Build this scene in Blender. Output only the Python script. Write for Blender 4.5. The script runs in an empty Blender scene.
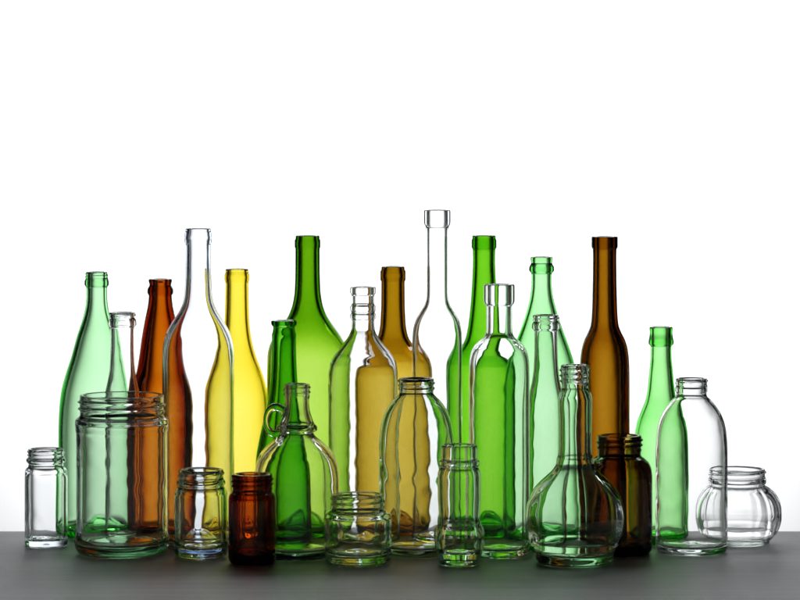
import bpy, math, random
from math import pi, sin, cos, exp, hypot

# ---------------------------------------------------------------- camera, light, exposure
sc = bpy.context.scene
col = sc.collection
F = 3000.0          # focal length in photo pixels (photo 800 wide)
YH = 125.0          # eye level in the photo
EYE = 0.4195        # camera height above the table
EDGE = 3.10         # distance to the back edge of the table

cam_data = bpy.data.cameras.new('camera')
cam = bpy.data.objects.new('camera', cam_data)
col.objects.link(cam)
cam.location = (0, 0, EYE)
cam.rotation_euler = (pi / 2, 0, 0)
cam_data.sensor_width = 36
cam_data.lens = 36 * F / 800
cam_data.shift_y = -(300 - YH) / 800
cam_data.clip_end = 100
cam_data.dof.use_dof = True
cam_data.dof.focus_distance = 2.93
cam_data.dof.aperture_fstop = 11
sc.camera = cam

world = bpy.data.worlds.new('World')
sc.world = world
world.use_nodes = True
bg = world.node_tree.nodes['Background']
bg.inputs['Color'].default_value = (0.55, 0.62, 0.75, 1)
bg.inputs['Strength'].default_value = 0.012

def area(name, loc, target, sx, sy, power, color):
    L = bpy.data.lights.new(name, 'AREA')
    L.shape = 'RECTANGLE'; L.size = sx; L.size_y = sy
    L.energy = power; L.color = color
    o = bpy.data.objects.new(name, L); col.objects.link(o)
    o.location = loc
    from mathutils import Vector
    d = Vector(target) - Vector(loc)
    o.rotation_euler = d.to_track_quat('-Z', 'Y').to_euler()
    return o

# a softbox above the backdrop, shining over the bottles onto the front of the table
area('back_softbox', (0.0, 4.25, 1.55), (0.0, 2.6, 0.0), 2.0, 0.6, 20.0, (0.94, 0.97, 1.0))

# the lamp behind the translucent white screen: it is what makes the background glow
area('screen_backlight', (0.0, 4.89, 0.34), (0.0, 4.7, 0.34), 1.46, 1.28, 10.5, (0.985, 0.992, 1.0))

sc.view_settings.view_transform = 'Standard'
sc.view_settings.look = 'None'
sc.view_settings.exposure = 0.0
sc.view_settings.gamma = 1.0
sc.render.engine = 'CYCLES'
cy = sc.cycles
cy.max_bounces = 48; cy.transmission_bounces = 48; cy.glossy_bounces = 24
cy.diffuse_bounces = 4; cy.volume_bounces = 0; cy.transparent_max_bounces = 16
cy.caustics_reflective = True; cy.caustics_refractive = True
cy.blur_glossy = 0.3
cy.sample_clamp_indirect = 6
try:
    cy.use_denoising = True
    cy.denoiser = 'OPENIMAGEDENOISE'
    cy.denoising_input_passes = 'RGB_ALBEDO_NORMAL'
except Exception:
    pass

# ---------------------------------------------------------------- materials
def new_mat(name):
    m = bpy.data.materials.new(name); m.use_nodes = True
    nt = m.node_tree; nt.nodes.clear()
    out = nt.nodes.new('ShaderNodeOutputMaterial')
    return m, nt, out

def glass(name, T, path_mm=7.0, rough=0.0, ior=1.5):
    """T = colour left after path_mm of glass; absorption happens in the glass itself."""
    m, nt, out = new_mat(name)
    g = nt.nodes.new('ShaderNodeBsdfGlass')
    g.inputs['Color'].default_value = (1, 1, 1, 1)
    g.inputs['Roughness'].default_value = rough
    g.inputs['IOR'].default_value = ior
    nt.links.new(g.outputs[0], out.inputs['Surface'])
    sig = [-math.log(max(1e-4, min(.9999, c))) / (path_mm / 1000) for c in T]
    D = max(sig)
    v = nt.nodes.new('ShaderNodeVolumeAbsorption')
    v.inputs['Density'].default_value = D
    v.inputs['Color'].default_value = tuple(1 - s / D for s in sig) + (1,)
    nt.links.new(v.outputs[0], out.inputs['Volume'])
    return m

G = {
    'flint':      glass('flint_glass', (0.965, 0.975, 0.970)),
    'flint_cool': glass('cool_flint_glass', (0.955, 0.97, 0.975)),
    'flint_aqua': glass('greenish_flint_glass', (0.935, 0.962, 0.948)),
    'blue':       glass('blue_tinted_glass', (0.90, 0.93, 0.99)),
    'pale_green': glass('pale_green_glass', (0.50, 0.87, 0.50)),
    'mint':       glass('mint_green_glass', (0.38, 0.82, 0.36)),
    'leaf':       glass('leaf_green_glass', (0.27, 0.79, 0.21)),
    'amber':      glass('amber_glass', (0.48, 0.128, 0.003)),
    'dark_amber': glass('dark_amber_glass', (0.38, 0.058, 0.003)),
    'brown':      glass('brown_glass', (0.34, 0.165, 0.008)),
    'dark_brown': glass('dark_brown_glass', (0.27, 0.115, 0.006)),
    'yellow':     glass('yellow_glass', (0.84, 0.69, 0.045)),
    'lime':       glass('lime_green_glass', (0.21, 0.46, 0.015)),
    'emerald':    glass('emerald_glass', (0.11, 0.53, 0.022)),
    'grass':      glass('grass_green_glass', (0.14, 0.51, 0.012)),
    'olive':      glass('olive_glass', (0.40, 0.245, 0.009)),
}

def table_material():
    m, nt, out = new_mat('grey_table_paint')
    N = nt.nodes.new; L = nt.links.new
    b = N('ShaderNodeBsdfPrincipled')
    tc = N('ShaderNodeTexCoord')
    mp = N('ShaderNodeMapping'); mp.inputs['Scale'].default_value = (2.2, 38, 1)
    L(tc.outputs['Object'], mp.inputs['Vector'])
    n1 = N('ShaderNodeTexNoise'); n1.inputs['Scale'].default_value = 2.0; n1.inputs['Detail'].default_value = 9; n1.inputs['Roughness'].default_value = 0.6
    L(mp.outputs[0], n1.inputs['Vector'])
    n2 = N('ShaderNodeTexNoise'); n2.inputs['Scale'].default_value = 9.0; n2.inputs['Detail'].default_value = 8
    L(tc.outputs['Object'], n2.inputs['Vector'])
    mix = N('ShaderNodeMix'); mix.data_type = 'FLOAT'; mix.inputs[0].default_value = 0.45
    L(n1.outputs['Fac'], mix.inputs[2]); L(n2.outputs['Fac'], mix.inputs[3])
    cr = N('ShaderNodeValToRGB')
    cr.color_ramp.elements[0].position = 0.30; cr.color_ramp.elements[0].color = (0.195, 0.195, 0.192, 1)
    cr.color_ramp.elements[1].position = 0.72; cr.color_ramp.elements[1].color = (0.41, 0.408, 0.405, 1)
    L(mix.outputs[0], cr.inputs['Fac']); L(cr.outputs['Color'], b.inputs['Base Color'])
    mr = N('ShaderNodeMapRange'); mr.inputs['To Min'].default_value = 0.38; mr.inputs['To Max'].default_value = 0.58
    L(n1.outputs['Fac'], mr.inputs['Value']); L(mr.outputs[0], b.inputs['Roughness'])
    b.inputs['Specular IOR Level'].default_value = 0.3
    bp = N('ShaderNodeBump'); bp.inputs['Strength'].default_value = 0.12; bp.inputs['Distance'].default_value = 0.001
    L(mix.outputs[0], bp.inputs['Height']); L(bp.outputs[0], b.inputs['Normal'])
    L(b.outputs[0], out.inputs['Surface'])
    return m

def backdrop_material():
    m, nt, out = new_mat('backlit_white_screen')
    e = nt.nodes.new('ShaderNodeBsdfTranslucent')
    e.inputs['Color'].default_value = (0.90, 0.905, 0.91, 1)
    nt.links.new(e.outputs[0], out.inputs['Surface'])
    return m

# ---------------------------------------------------------------- setting
def box_mesh(name, x0, x1, y0, y1, z0, z1, mat, bevel=0.0):
    import bmesh
    bm = bmesh.new()
    vs = [bm.verts.new((x, y, z)) for z in (z0, z1) for y in (y0, y1) for x in (x0, x1)]
    for f in ((0, 2, 3, 1), (4, 5, 7, 6), (0, 1, 5, 4), (2, 6, 7, 3), (0, 4, 6, 2), (1, 3, 7, 5)):
        bm.faces.new([vs[i] for i in f])
    if bevel:
        bmesh.ops.bevel(bm, geom=list(bm.edges), offset=bevel, segments=4, affect='EDGES', profile=0.5)
    bm.normal_update()
    me = bpy.data.meshes.new(name); bm.to_mesh(me); bm.free()
    me.materials.append(mat)
    o = bpy.data.objects.new(name, me); col.objects.link(o)
    return o

table = box_mesh('table_top', -1.5, 1.5, 1.2, EDGE, -0.035, 0.0, table_material(), 0.003)
table['kind'] = 'structure'
table['label'] = 'dark grey matt table top that all the bottles and jars stand on'
table['category'] = 'table'

bme = bpy.data.meshes.new('backdrop')
bme.from_pydata([(-1.3, 4.7, -0.75), (1.3, 4.7, -0.75), (1.3, 4.7, 1.25), (-1.3, 4.7, 1.25)], [], [(0, 1, 2, 3)])
bme.materials.append(backdrop_material())
backdrop = bpy.data.objects.new('backdrop', bme); col.objects.link(backdrop)
backdrop['kind'] = 'structure'
backdrop['label'] = 'plain glowing white backdrop behind the table'
backdrop['category'] = 'backdrop'

# ---------------------------------------------------------------- glassware builder
def pchip(xs, ys):
    n = len(xs)
    h = [xs[i + 1] - xs[i] for i in range(n - 1)]
    dl = [(ys[i + 1] - ys[i]) / h[i] for i in range(n - 1)]
    m = [0.0] * n
    m[0] = dl[0]; m[-1] = dl[-1]
    for i in range(1, n - 1):
        if dl[i - 1] * dl[i] > 0:
            w1 = 2 * h[i] + h[i - 1]; w2 = h[i] + 2 * h[i - 1]
            m[i] = (w1 + w2) / (w1 / dl[i - 1] + w2 / dl[i])
    def f(x):
        if x <= xs[0]: return ys[0]
        if x >= xs[-1]: return ys[-1]
        lo, hi = 0, n - 1
        while hi - lo > 1:
            md = (lo + hi) // 2
            if xs[md] <= x: lo = md
            else: hi = md
        t = (x - xs[lo]) / h[lo]
        t2 = t * t; t3 = t2 * t
        return ((2 * t3 - 3 * t2 + 1) * ys[lo] + (t3 - 2 * t2 + t) * h[lo] * m[lo]
                + (-2 * t3 + 3 * t2) * ys[lo + 1] + (t3 - t2) * h[lo] * m[lo + 1])
    return f

def simplify(pts, tol, maxstep):
    out = [0]; i = 0; n = len(pts)
    while i < n - 1:
        j = i + 1
        while j + 1 < n and abs(pts[j + 1][0] - pts[i][0]) < maxstep:
            k = j + 1; ok = True
            z0, r0 = pts[i]; z1, r1 = pts[k]
            for q in range(i + 1, k):
                t = (pts[q][0] - z0) / (z1 - z0)
                if abs(r0 + (r1 - r0) * t - pts[q][1]) > tol: ok = False; break
            if not ok: break
            j = k
        out.append(j); i = j
    return [pts[k] for k in out]

NSEG = 112

def vessel(name, label, category, cx, d, prof, mat, tb=3.0, tn=3.0, floor=5.0, punt=4.0, heel=6.0,
           corner=6.0, threads=(), section=None, wob=0.14, group=None, seed=0, rot=0.0, outer_wob=0.03, contact=None, uneven=0.0, kmin=3, ripple=0.12):
    """A blown glass vessel of revolution: outer skin, rolled rim, inner skin and a thick base in one
    closed mesh. prof = (half width, row) pairs read off the photo; everything is turned into
    metres at the vessel's own distance d."""
    rng = random.Random(seed * 7 + 3)
    s = d / F
    mm = 0.001
    zr = lambda py: EYE + (YH - py) * s
    P = sorted((zr(py), hw * s) for hw, py in prof)
    P = [p for p in P if p[0] > heel * mm + 1e-4]
    ztop = P[-1][0]
    lip = 1.3 * mm
    P = [(0.0, P[0][1])] + P
    f = pchip([p[0] for p in P], [p[1] for p in P])
    heel *= mm; floor *= mm; punt *= mm; corner *= mm
    # outer wall samples
    step = 0.5 * mm
    n = int((ztop - lip - heel) / step)
    zs = [heel + (ztop - lip - heel) * i / n for i in range(n + 1)]
    wall = [(z, f(z)) for z in zs]
    rmax = max(r for z, r in wall); rmin = min(r for z, r in wall)
    # inner wall: the outer wall offset inwards by the glass thickness; the bore of the finish stays smooth
    k = kmin
    mn = [min(r for _, r in wall[max(0, i - k):i + k + 1]) for i in range(n + 1)]
    def thick(a):
        u = (rmax - a) / max(1e-6, rmax - rmin)
        u = u * u * (3 - 2 * u) if rmax - rmin > .004 else 0
        return (tb + (tn - tb) * u) * mm
    off = []
    for i in range(n + 1):
        t = thick(mn[i]); w = int(t / step); best = 9.
        for q in range(max(0, i - w), min(n, i + w) + 1):
            dz = (q - i) * step
            if abs(dz) < t:
                best = min(best, mn[q] - math.sqrt(t * t - dz * dz))
        off.append(best)
    hi = int(n * (0.55 if ztop > .12 else 0.7))
    im = min(range(hi, n + 1), key=lambda q: off[q])
    for i in range(im, n + 1): off[i] = off[im]
    ker = [exp(-(q / 3.0) ** 2 / 2) for q in range(-9, 10)]; ks = sum(ker)
    inn = []
    for i in range(n + 1):
        a = sum(ker[q + 9] * off[min(n, max(0, i + q))] for q in range(-9, 10)) / ks
        inn.append((wall[i][0], min(a, wall[i][1] - .0012)))
    # keep fine rows where a thread runs
    tz = [(zr(b), zr(a)) for (a, b, *_r) in threads]
    def rows(w, tol, mx):
        fine = []
        base = simplify(w, tol, mx)
        if not tz: return base
        lo = min(t[0] for t in tz) - .003; hi = max(t[1] for t in tz) + .003
        fine = [p for i, p in enumerate(w) if lo <= p[0] <= hi and i % 2 == 0]
        return [p for p in base if p[0] < lo] + fine + [p for p in base if p[0] > hi]
    outer = rows(wall, 0.02 * mm, 4 * mm)
    inner = [p for p in simplify(inn, 0.03 * mm, 4 * mm)]
    zfl = floor
    inner = [p for p in inner if p[0] > zfl + corner]
    ri0 = inner[0][1]
    # wobble of the inner skin (uneven wall) and a hint on the outer skin
    W = [(rng.choice((1, 2, 2, 3, 3, 4, 5)), 2 * pi / rng.choice((.06, .09, .13, .19, .26)) * rng.uniform(.8, 1.25), rng.uniform(0, 6.28), rng.uniform(.3, 1)) for _ in range(7)]
    W2 = [(rng.choice((5, 7, 9, 11)), 2 * pi / rng.uniform(.012, .03), rng.uniform(0, 6.28), rng.uniform(.3, .6)) for _ in range(4)]
    def wobble(th, z):
        a = sum(A * sin(kt * th + kz * z * (1 if i % 2 else -1) + ph) for i, (kt, kz, ph, A) in enumerate(W)) / 2.6
        b = sum(A * sin(kt * th + kz * z * (1 if i % 2 else -1) + ph) for i, (kt, kz, ph, A) in enumerate(W2)) / 2.0
        env = 0.5 + 0.5 * sin(W[0][2] + z * 41.0 + 1.7 * sin(z * 23 + W[1][2]) + 2 * sin(th + W[2][2]))
        return 0.7 * a, b * env * env * 1.5
    def sect(th, z, r):
        return section(th, z / ztop, r) if section else r
    rings = []   # each ring: list of (x,y,z) or a single pole
    def ring(r, z, kind):
        out = []
        for j in range(NSEG):
            th = 2 * pi * j / NSEG
            rr = sect(th, z, r)
            if kind == 'o':
                for (a, b, pitch, amp, width) in threads:
                    z0, z1 = zr(b), zr(a); pt = pitch * mm
                    fr = th / (2 * pi)
                    q = (z - z0) / pt - fr
                    u = (q - round(q)) * pt
                    zc = z - u
                    env = max(0.0, min(1.0, (zc - z0) / (1.2 * mm) + .5)) * max(0.0, min(1.0, (z1 - zc) / (1.2 * mm) + .5))
                    rr += 1.6 * amp * mm * env * exp(-(u / (width * mm)) ** 2)
                rr += outer_wob * mm * wobble(th + 1.3, z * .7)[0]
            elif kind == 'i':
                rr += uneven * mm * cos(2 * th + .35 * sin(9 * z + seed)) * -1.0 * min(1.0, r / rmax * 1.3)
                fd = min(1.0, max(0.0, (ztop - z) / .03))
                wa, wb = wobble(th, z)
                rr += mm * (wob * wa + ripple * wb) * (0.15 + 0.85 * fd) * (0.35 + 0.65 * min(1.0, max(0.0, (r / rmax - .45) / .4)))
            out.append((rr * cos(th + rot), rr * sin(th + rot), z))
        rings.append(out)
    # underside
    r0 = f(heel)
    rc = (contact * s) if contact else r0 - heel * .85
    rings.append([(0, 0, punt)])
    for q in range(1, 9):
        u = q / 9
        ring(rc * .96 * u, punt * (1 - u * u) + .0008 * (1 - u ** 8), 'b')
    ring(rc * .985, .0002, 'b'); ring(rc, 0.0, 'b')
    for q in range(1, 9):
        a = q / 9 * pi / 2
        ring(rc + (r0 - rc) * sin(a), heel * (1 - cos(a)), 'b')
    for z, r in outer: ring(r, z, 'o')
    ro = outer[-1][1]; ri = inner[-1][1]; rm = (ro + ri) / 2; hw = (ro - ri) / 2; zl = outer[-1][0]
    for q in range(1, 12):
        a = pi * q / 12
        ring(rm + hw * math.copysign(abs(cos(a)) ** .75, cos(a)), zl + lip * sin(a) ** .75, 'r')
    for z, r in reversed(inner): ring(r, z, 'i')
    zi = inner[0][0]
    corner = max(.001, min(corner, ri0 * .5))
    for q in range(1, 8):
        a = q / 8 * pi / 2
        ring(ri0 - corner * (1 - cos(a)), zi - (zi - zfl) * sin(a), 'b')
    rb = ri0 - corner
    for q in range(0, 9):
        u = 1 - q / 9
        ring(rb * u, zfl + punt * (1 - u * u) * .9 + .0004 * sin(5 * u + seed), 'b')
    rings.append([(0, 0, zfl + punt * .9)])
    verts = []; idx = []
    for R in rings:
        idx.append(range(len(verts), len(verts) + len(R))); verts.extend(R)
    faces = []
    for A, B in zip(idx, idx[1:]):
        if len(A) == 1:
            faces += [(A[0], B[(j + 1) % NSEG], B[j]) for j in range(NSEG)]
        elif len(B) == 1:
            faces += [(A[j], A[(j + 1) % NSEG], B[0]) for j in range(NSEG)]
        else:
            faces += [(A[j], A[(j + 1) % NSEG], B[(j + 1) % NSEG], B[j]) for j in range(NSEG)]
    me = bpy.data.meshes.new(name)
    me.from_pydata(verts, [], faces); me.validate(); me.update()
    me.polygons.foreach_set('use_smooth', [True] * len(me.polygons))
    me.materials.append(mat)
    o = bpy.data.objects.new(name, me); col.objects.link(o)
    o.location = ((cx - 400) * s, d, 0.0003)
    o['label'] = label; o['category'] = category
    if group: o['group'] = group
    return o

def rounded_square(amount=1.0, z_hi=0.82, p=5.0, z_lo=-1):
    def f(th, u, r):
        k = max(0.0, min(1.0, (z_hi - u) / .07)); k = k * k * (3 - 2 * k) * amount
        sq = (abs(cos(th)) ** p + abs(sin(th)) ** p) ** (-1 / p)
        return r * ((1 - k) + k * sq * .93)
    return f

def lobed(nl, depth, z_lo, z_hi, sharp=.6):
    def f(th, u, r):
        k = max(0.0, min(1.0, (u - z_lo) / .12)) * max(0.0, min(1.0, (z_hi - u) / .12))
        c = abs(cos(nl * th / 2)) ** sharp
        return r * (1 - depth * k * (1 - c))
    return f

def fluted(nl, depth, z_lo, z_hi):
    def f(th, u, r):
        k = max(0.0, min(1.0, (u - z_lo) / .05)) * max(0.0, min(1.0, (z_hi - u) / .05))
        return r * (1 + depth * k * cos(nl * th))
    return f

BOT = 'glass bottles standing on the grey table'
JAR = 'glass jars standing on the grey table'

# ---------------------------------------------------------------- back row
vessel('glass_bottle', 'tall pale green bottle with long sloping neck, farthest left of the tall bottles', 'bottle', 96.8, 3.063,
       [(10.6, 272), (10.8, 277), (11.2, 279), (12.3, 281.5), (12.3, 285), (10.6, 287.5), (10.5, 296), (11.3, 306), (14.5, 320), (19.5, 335), (25.8, 358), (31, 374), (35.5, 392),
        (37.6, 412), (38.2, 432), (38.2, 530)], G['pale_green'], tb=3.0, tn=3.4, floor=7, punt=14, heel=8, threads=[(273.5, 278.5, 3.0, .7, .7)], group=BOT, uneven=0.5, ripple=0.05, seed=2)

vessel('glass_bottle', 'reddish amber longneck bottle standing behind the wide clear jar', 'bottle', 160.4, 3.042,
       [(11.4, 279), (11.8, 281), (10.9, 285), (13, 290), (13.1, 293), (11.6, 296), (12.3, 304), (15.5, 320), (19, 340), (21.5, 358), (24, 372), (28.5, 384), (31.2, 396), (31.8, 408), (31.6, 420), (31.6, 530)],
       G['amber'], tb=5.0, tn=4.6, floor=7, punt=6, heel=6, wob=.18, group=BOT, uneven=2.1, ripple=0.05, seed=4)

vessel('glass_bottle', 'bright yellow bottle with slim neck standing behind the blue-tinted bottle', 'bottle', 237, 3.068,
       [(11.3, 269), (11.6, 273), (12.6, 275), (12.6, 280), (11.6, 283), (11.8, 300), (12.3, 318), (13.6, 332), (16, 345), (20, 358), (25, 371), (29, 384), (31, 397), (31.5, 410), (31.5, 530)],
       G['yellow'], tb=2.8, tn=3.2, floor=7, punt=14, heel=6, group=BOT, uneven=0.5, ripple=0.05, wob=0.08, seed=7)

vessel('glass_bottle', 'large broad-shouldered lime green wine bottle with dark green neck', 'bottle', 307.6, 3.058,
       [(12, 235.5), (12.1, 239), (13, 240.5), (13, 247.3), (12.3, 249), (12.4, 270), (13, 290), (14.8, 303), (18.5, 314), (24, 323), (32, 334), (38, 345), (40.4, 356), (40.8, 372), (40.8, 530)],
       G['lime'], tb=2.3, tn=5.2, floor=8, punt=22, heel=6, wob=.1, group=BOT, uneven=0.3, ripple=0.05, seed=10)

vessel('glass_bottle', 'golden olive wine bottle with brown neck behind the narrow-necked clear bottle', 'bottle', 393, 3.062,
       [(11.6, 266.5), (11.8, 270), (12.8, 271.5), (12.8, 280), (11.8, 282), (12, 305), (13, 325), (15.5, 337), (20, 344), (28, 351), (35, 359), (38.6, 370), (39.2, 385), (39.2, 530)],
       G['olive'], tb=2.5, tn=4.6, floor=8, punt=22, heel=6, wob=0.08, group=BOT, uneven=0.3, ripple=0.05, seed=15)

vessel('glass_bottle', 'deep green sloping-shouldered wine bottle behind the round-shouldered clear flask bottle', 'bottle', 484, 3.066,
       [(11.8, 235.5), (11.8, 239), (12.6, 240.5), (12.6, 247.5), (11.4, 250), (11.2, 262), (11.8, 278), (13.2, 300), (15.3, 320), (17.6, 334), (20.2, 342), (25.5, 349), (31, 355.5), (34.8, 362), (36.2, 371), (36.5, 385), (36, 530)],
       G['grass'], tb=3.4, tn=3.6, floor=8, punt=20, heel=6, wob=.1, group=BOT, uneven=0.6, ripple=0.05, seed=19)

vessel('glass_bottle', 'pale green bottle with straight cone-shaped shoulders and crown lip', 'bottle', 541.6, 3.015,
       [(10.7, 257), (11.2, 259), (10.6, 263), (12.5, 267.5), (12.7, 270.5), (10.4, 274), (10.2, 282), (11.2, 294), (14, 307), (18.5, 322), (24, 337), (29.3, 352), (34, 368), (37, 384), (37.8, 400), (37.8, 530)],
       G['mint'], tb=2.6, tn=2.8, floor=7, punt=10, heel=8, group=BOT, uneven=0.45, ripple=0.05, seed=21)

vessel('glass_bottle', 'slim tall dark brown bottle with long straight neck', 'bottle', 604.6, 2.996,
       [(12.6, 236.5), (13.2, 238), (13.2, 247.5), (12, 249.5), (11.8, 258), (12.2, 290), (13, 315), (14, 325), (17, 333), (20.5, 340), (23.3, 350), (24.6, 362), (25, 380), (25.2, 535)],
       G['brown'], tb=5.0, tn=4.8, floor=7, punt=12, heel=5, wob=.15, group=BOT, uneven=1.3, ripple=0.05, seed=24)

vessel('glass_bottle', 'fresh green longneck beer bottle behind the clear milk-style bottle at right', 'bottle', 661, 3.011,
       [(11.2, 327), (11.7, 329), (11.4, 333), (12, 338), (12.8, 342.5), (12.6, 344), (10.5, 346.5), (10.6, 356), (12, 372), (13.3, 386), (15.2, 398), (20, 411), (24.6, 423), (26.6, 436), (27, 450), (27, 530)],
       G['leaf'], tb=2.6, tn=2.6, floor=7, punt=6, heel=6, group=BOT, uneven=0.45, ripple=0.05, wob=0.1, seed=26)

# ---------------------------------------------------------------- middle row
def long_funnel(cx, d, top, label, mat, seed):
    t = top - 312
    return vessel('glass_bottle', label, 'bottle', cx, d,
       [(12.6, 312 + t), (13, 314 + t), (12.2, 318 + t), (14, 321.5 + t), (14.2, 325 + t), (11.9, 328 + t), (11.7, 345 + t), (12.2, 362 + t), (13.6, 376 + t), (16.2, 388 + t), (18.2, 399 + t), (19, 412 + t), (19, 535 + t)],
       mat, tb=2.2, tn=2.3, floor=6, punt=4, heel=5, threads=[(313.5 + t, 319.5 + t, 4.0, .8, .7)], group=BOT, seed=seed)
long_funnel(122.3, 3.006, 312, 'small clear screw-neck bottle standing behind the wide clear jar', G['flint'], 3)
long_funnel(546, 2.950, 315, 'small clear screw-neck bottle in front of the cone-shouldered pale green bottle', G['flint_aqua'], 22)

vessel('glass_bottle', 'tall clear wine bottle tinted faintly blue, left of the yellow bottle', 'bottle', 198.2, 2.980,
       [(12.6, 228.5), (12.8, 231.5), (13.9, 234.5), (13.9, 242), (12.7, 245), (13, 270), (13.9, 293), (15.5, 303), (20, 313), (26.5, 323), (32, 334), (35.2, 347), (36, 362), (36, 535)],
       G['blue'], tb=3.1, tn=3.6, floor=7, punt=14, heel=6, wob=0.2, group=BOT, ripple=0.09, seed=6)

vessel('glass_bottle', 'small emerald green bottle with sloping shoulders behind the clear ring-handled jug', 'bottle', 284, 2.990,
       [(12.6, 320.5), (13, 322.5), (12.6, 325), (10.8, 327.5), (11.3, 332), (12.2, 335), (12, 340), (12.2, 352), (13.2, 377), (15.6, 398), (20, 418), (25, 440), (28.2, 460), (29, 480), (29, 535)],
       G['emerald'], tb=3.2, tn=3.6, floor=8, punt=8, heel=6, group=BOT, uneven=0.6, ripple=0.05, seed=11)

vessel('glass_bottle', 'clear round-shouldered bottle with double-ringed neck in front of the olive bottle', 'bottle', 363, 2.983,
       [(12.2, 287), (12.9, 289), (12.9, 293), (11.4, 295.5), (11.2, 304), (13, 307), (13.1, 310), (11.8, 312.5), (13.2, 315.5), (13.2, 318), (11.4, 320.5), (12, 330), (15, 337), (21.5, 345.5), (28.5, 354),
        (33, 363), (34.8, 374), (35, 390), (35, 535)],
       G['flint_cool'], tb=3.0, tn=2.6, floor=8, punt=6, heel=6, wob=0.22, group=BOT, kmin=5, ripple=0.09, seed=14)

vessel('glass_bottle', 'tallest bottle, clear and slender with a plain band around its mouth', 'bottle', 437.2, 2.992,
       [(12.9, 210), (13.4, 212), (13.4, 222.5), (12.8, 225), (11.5, 227.5), (11, 235), (10.8, 290), (11.4, 300), (14, 307.5), (18.5, 314), (22.5, 322), (24.6, 333), (25, 345), (25, 535)],
       G['flint'], tb=2.6, tn=2.4, floor=8, punt=6, heel=5, wob=.12, group=BOT, ripple=0.05, seed=17)

vessel('glass_jar', 'globe-shaped clear jar with lobed sides, farthest right on the table', 'jar', 738.5, 3.008,
       [(26, 469), (26.5, 471), (26.2, 477), (27.6, 479.5), (27.6, 482.5), (26.2, 485), (28.5, 486.5), (33.2, 489.5), (38, 495), (41.4, 502), (42.9, 510), (43, 518), (41.2, 527), (37.2, 534.5), (32.8, 538.8), (31, 540.3)],
       G['flint'], tb=3.0, tn=2.4, floor=6, punt=3, heel=2.2, corner=9, threads=[(471, 477, 5, .9, .8)], section=lobed(11, .045, .03, .82), wob=0.2, group=JAR, ripple=0.05, seed=28)

vessel('glass_jar', 'small square clear jar standing at the far left', 'jar', 46, 2.992,
       [(17.6, 449), (18, 451), (17.6, 457), (19.6, 459.5), (19.6, 461.5), (17.4, 464), (17.6, 466.5), (20, 469), (22.3, 473), (22.8, 480), (22.8, 540)],
       G['flint_cool'], tb=2.8, tn=2.4, floor=6, punt=2, heel=4, corner=5, threads=[(450.5, 457, 3.5, .8, .7)],
       section=rounded_square(1.0, .80, 4.5), wob=0.25, group=JAR, ripple=0.14, seed=1, rot=.16)

# ---------------------------------------------------------------- front row
vessel('glass_jar', 'large wide-mouthed clear jar standing in front of the amber longneck bottle', 'jar', 122, 2.9385,
       [(41.6, 395), (42, 397), (41.8, 415), (43.2, 417.2), (46.2, 419.5), (46.7, 423), (46.5, 430), (45.6, 434), (45.6, 530), (46.2, 534), (47.3, 539), (47, 546)],
       G['flint_aqua'], tb=3.6, tn=3.0, floor=10, punt=3, heel=11, corner=6, threads=[(400, 412, 6.5, 1.5, 1.1)], wob=0.24, group=JAR, ripple=0.12, seed=5, contact=40)

vessel('glass_bottle', 'clear rounded bottle with wide screw mouth in the centre, behind the small waisted bottle', 'bottle', 416.3, 2.9326,
       [(17.2, 378), (17.6, 380), (17.2, 387), (18.2, 389), (17, 391.5), (17, 393), (19.5, 396.5), (24.2, 401), (28.6, 407), (32.8, 415.5), (35.8, 426), (37.3, 437), (37.6, 450), (37.5, 530)],
       G['flint_aqua'], tb=3.6, tn=3.0, floor=7, punt=5, heel=7, threads=[(379.5, 388, 4.5, 1.1, .8)], wob=0.36, group=BOT, ripple=0.16, seed=16)

vessel('glass_bottle', 'clear flask bottle with rounded shoulders and thick collar before the deep green bottle', 'bottle', 499.3, 2.9194,
       [(14.8, 284.3), (15.4, 286.5), (15.4, 301), (14.4, 304), (12.9, 306), (12.9, 325), (13.3, 333), (15.5, 337.5), (20.5, 341.5), (25.6, 347), (28.7, 354.5), (30, 364), (30.3, 378), (30.3, 535)],
       G['flint'], tb=2.8, tn=3.4, floor=7, punt=4, heel=6, wob=0.12, group=BOT, ripple=0.07, seed=20)

vessel('glass_bottle', 'clear milk-style bottle with wide mouth, left of the globe jar', 'bottle', 691.5, 2.947,
       [(15.2, 378), (15.6, 380), (15.4, 386), (16.6, 388.5), (16.4, 391), (15, 393.5), (15.4, 396), (19.5, 400), (24.5, 406), (29.5, 414), (33.2, 424), (35.3, 436), (36, 448), (36, 470), (36, 540)],
       G['flint'], tb=2.7, tn=2.4, floor=6, punt=4, heel=6, threads=[(379.5, 386, 5, .8, .8)], wob=0.2, group=BOT, ripple=0.12, seed=27)

vessel('glass_jar', 'squat dark brown wide-mouthed jar behind the round-bellied flask', 'jar', 619.5, 2.938,
       [(21.4, 435), (22, 437), (21.4, 453), (21.6, 455.5), (25, 458.5), (29.5, 463), (32, 469.5), (32.8, 478), (32.8, 545)],
       G['dark_brown'], tb=4.6, tn=3.4, floor=7, punt=3, heel=7, threads=[(438, 450, 5.0, 1.2, .9)], wob=.35, group=JAR, uneven=1.2, ripple=0.05, seed=25)

jug = vessel('glass_jug', 'clear round jug with a small ring handle on its neck, left of centre', 'jug', 296.8, 2.921,
       [(12.4, 384), (12.9, 385.5), (12.4, 398), (12.2, 402), (13, 410), (15.3, 418), (17.8, 424), (20.4, 427), (20.6, 430), (16.8, 433), (18.5, 436), (25, 441.5), (32, 448), (37.3, 455), (40.6, 464), (42.2, 475), (42.5, 488), (42.5, 535)],
       G['flint'], tb=3.4, tn=3.4, floor=7, punt=4, heel=7, threads=[(386.5, 397, 4.6, 1.0, .8)], wob=0.22, kmin=6, ripple=0.08, seed=12)

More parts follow.
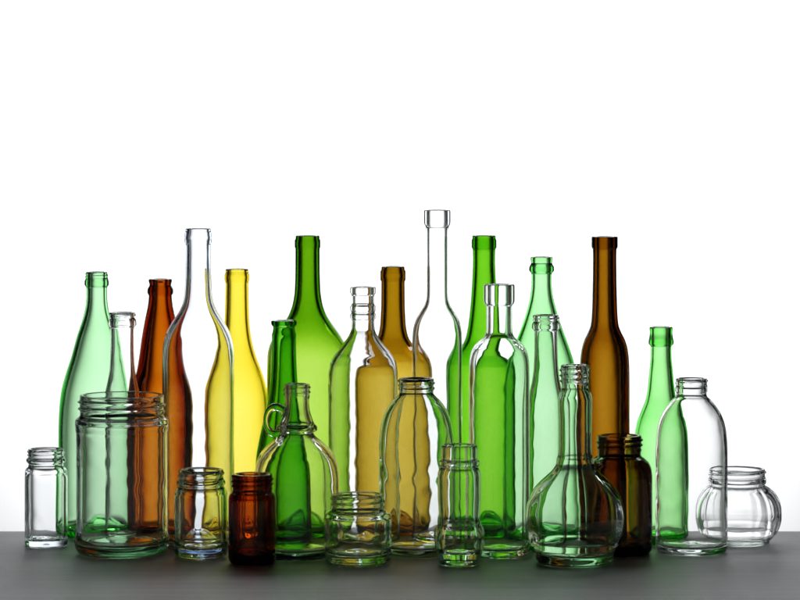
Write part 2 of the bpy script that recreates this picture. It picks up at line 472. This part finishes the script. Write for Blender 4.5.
vessel('glass_jar', 'small clear jar directly left of the small dark amber jar', 'jar', 201, 2.910,
       [(22, 469), (22.4, 471), (22, 479), (24.4, 481.5), (24.4, 484), (22.8, 486.5), (24.4, 488.5), (26.2, 491.5), (26.8, 502), (26.6, 545)],
       G['flint_aqua'], tb=4.0, tn=3.2, floor=9, punt=3, heel=6, threads=[(471, 479, 5.5, 1.0, .8)], wob=0.22, group=JAR, ripple=0.14, seed=8)

vessel('glass_jar', 'small dark reddish amber jar with threaded mouth', 'jar', 252.2, 2.872,
       [(20, 474), (20.4, 476), (19.8, 490), (19.8, 491.5), (22, 494), (23.6, 497.5), (23.8, 503), (23.8, 550)],
       G['dark_amber'], tb=4.2, tn=3.2, floor=7, punt=2, heel=5, threads=[(477, 488.5, 4.4, 1.1, .8)], wob=.3, group=JAR, uneven=1.0, ripple=0.05, seed=9)

vessel('glass_bottle', 'clear round-bellied flask with long neck in front of the squat brown jar', 'bottle', 575, 2.874,
       [(13.6, 365), (14.1, 367), (13.4, 385), (13.2, 388), (14.4, 391), (16.6, 395.5), (17.2, 401), (16.8, 425), (16.7, 448), (17.2, 456), (18.4, 459), (19, 464), (22, 469.5), (28, 475.5), (35, 482), (41, 489), (45.8, 498), (48.4, 509), (49.2, 518), (48.2, 531), (44.6, 543), (39.4, 553)],
       G['flint_aqua'], tb=4.0, tn=3.6, floor=8, punt=4, heel=7, corner=9, contact=35, threads=[(367.5, 384, 5.2, 1.3, .9)], wob=0.25,
       section=fluted(10, .006, .05, .5), group=BOT, ripple=0.12, seed=23)

vessel('glass_jar', 'squat little clear jar in front of the double-ringed clear bottle', 'jar', 357.8, 2.873,
       [(26, 494), (26.6, 496), (26, 507), (26.2, 509.5), (28.6, 511), (32, 513), (33.4, 516.5), (33.8, 521), (33.8, 530), (33.4, 552)],
       G['flint_aqua'], tb=4.0, tn=3.2, floor=9, punt=3, heel=6, threads=[(497, 506.5, 5, 1.0, .9)], wob=0.25, group=JAR, ripple=0.16, seed=13)

vessel('glass_bottle', 'small clear waisted bottle with swollen foot at the very front', 'bottle', 459.3, 2.8624,
       [(17.6, 445), (18.2, 447), (18.2, 457.5), (17.8, 459), (20.4, 461.5), (20.5, 464.5), (18.8, 467), (20.4, 470), (21.6, 474), (21.4, 500), (20.4, 518), (21.2, 523), (24.3, 529), (25.3, 535), (24.8, 542), (22.6, 553), (21, 560)],
       G['flint_aqua'], tb=4.6, tn=3.4, floor=12, punt=4, heel=3, corner=4, section=fluted(10, .012, .0, .33), wob=0.14, group=BOT, ripple=0.08, seed=18)

# ring handle of the jug
def ring_handle(parent, mat):
    s = 2.923 / F
    zc = EYE + (YH - 420.5) * s
    xc = (275.2 - 296.8) * s
    R, r = 0.0090, 0.0027
    verts = []; faces = []; n1, n2 = 40, 14
    for i in range(n1):
        a = 2 * pi * i / n1
        # a little flattened against the neck, thicker where it is fused to it
        rr = r * (1.0 + .25 * max(0, cos(a)))
        ex = R * (1.0 + .12 * max(0, cos(a)))
        for j in range(n2):
            b = 2 * pi * j / n2
            q = ex + rr * cos(b)
            verts.append((xc + q * cos(a), 1.15 * rr * sin(b), zc + 1.45 * q * sin(a)))
    for i in range(n1):
        for j in range(n2):
            a, b = i, (i + 1) % n1; c, e = j, (j + 1) % n2
            faces.append((a * n2 + c, b * n2 + c, b * n2 + e, a * n2 + e))
    me = bpy.data.meshes.new('handle'); me.from_pydata(verts, [], faces); me.update()
    import bmesh
    bm = bmesh.new(); bm.from_mesh(me); bmesh.ops.recalc_face_normals(bm, faces=bm.faces); bm.to_mesh(me); bm.free()
    me.polygons.foreach_set('use_smooth', [True] * len(me.polygons))
    me.materials.append(mat)
    o = bpy.data.objects.new('handle', me); col.objects.link(o); o.parent = parent
    return o
ring_handle(jug, G['flint'])
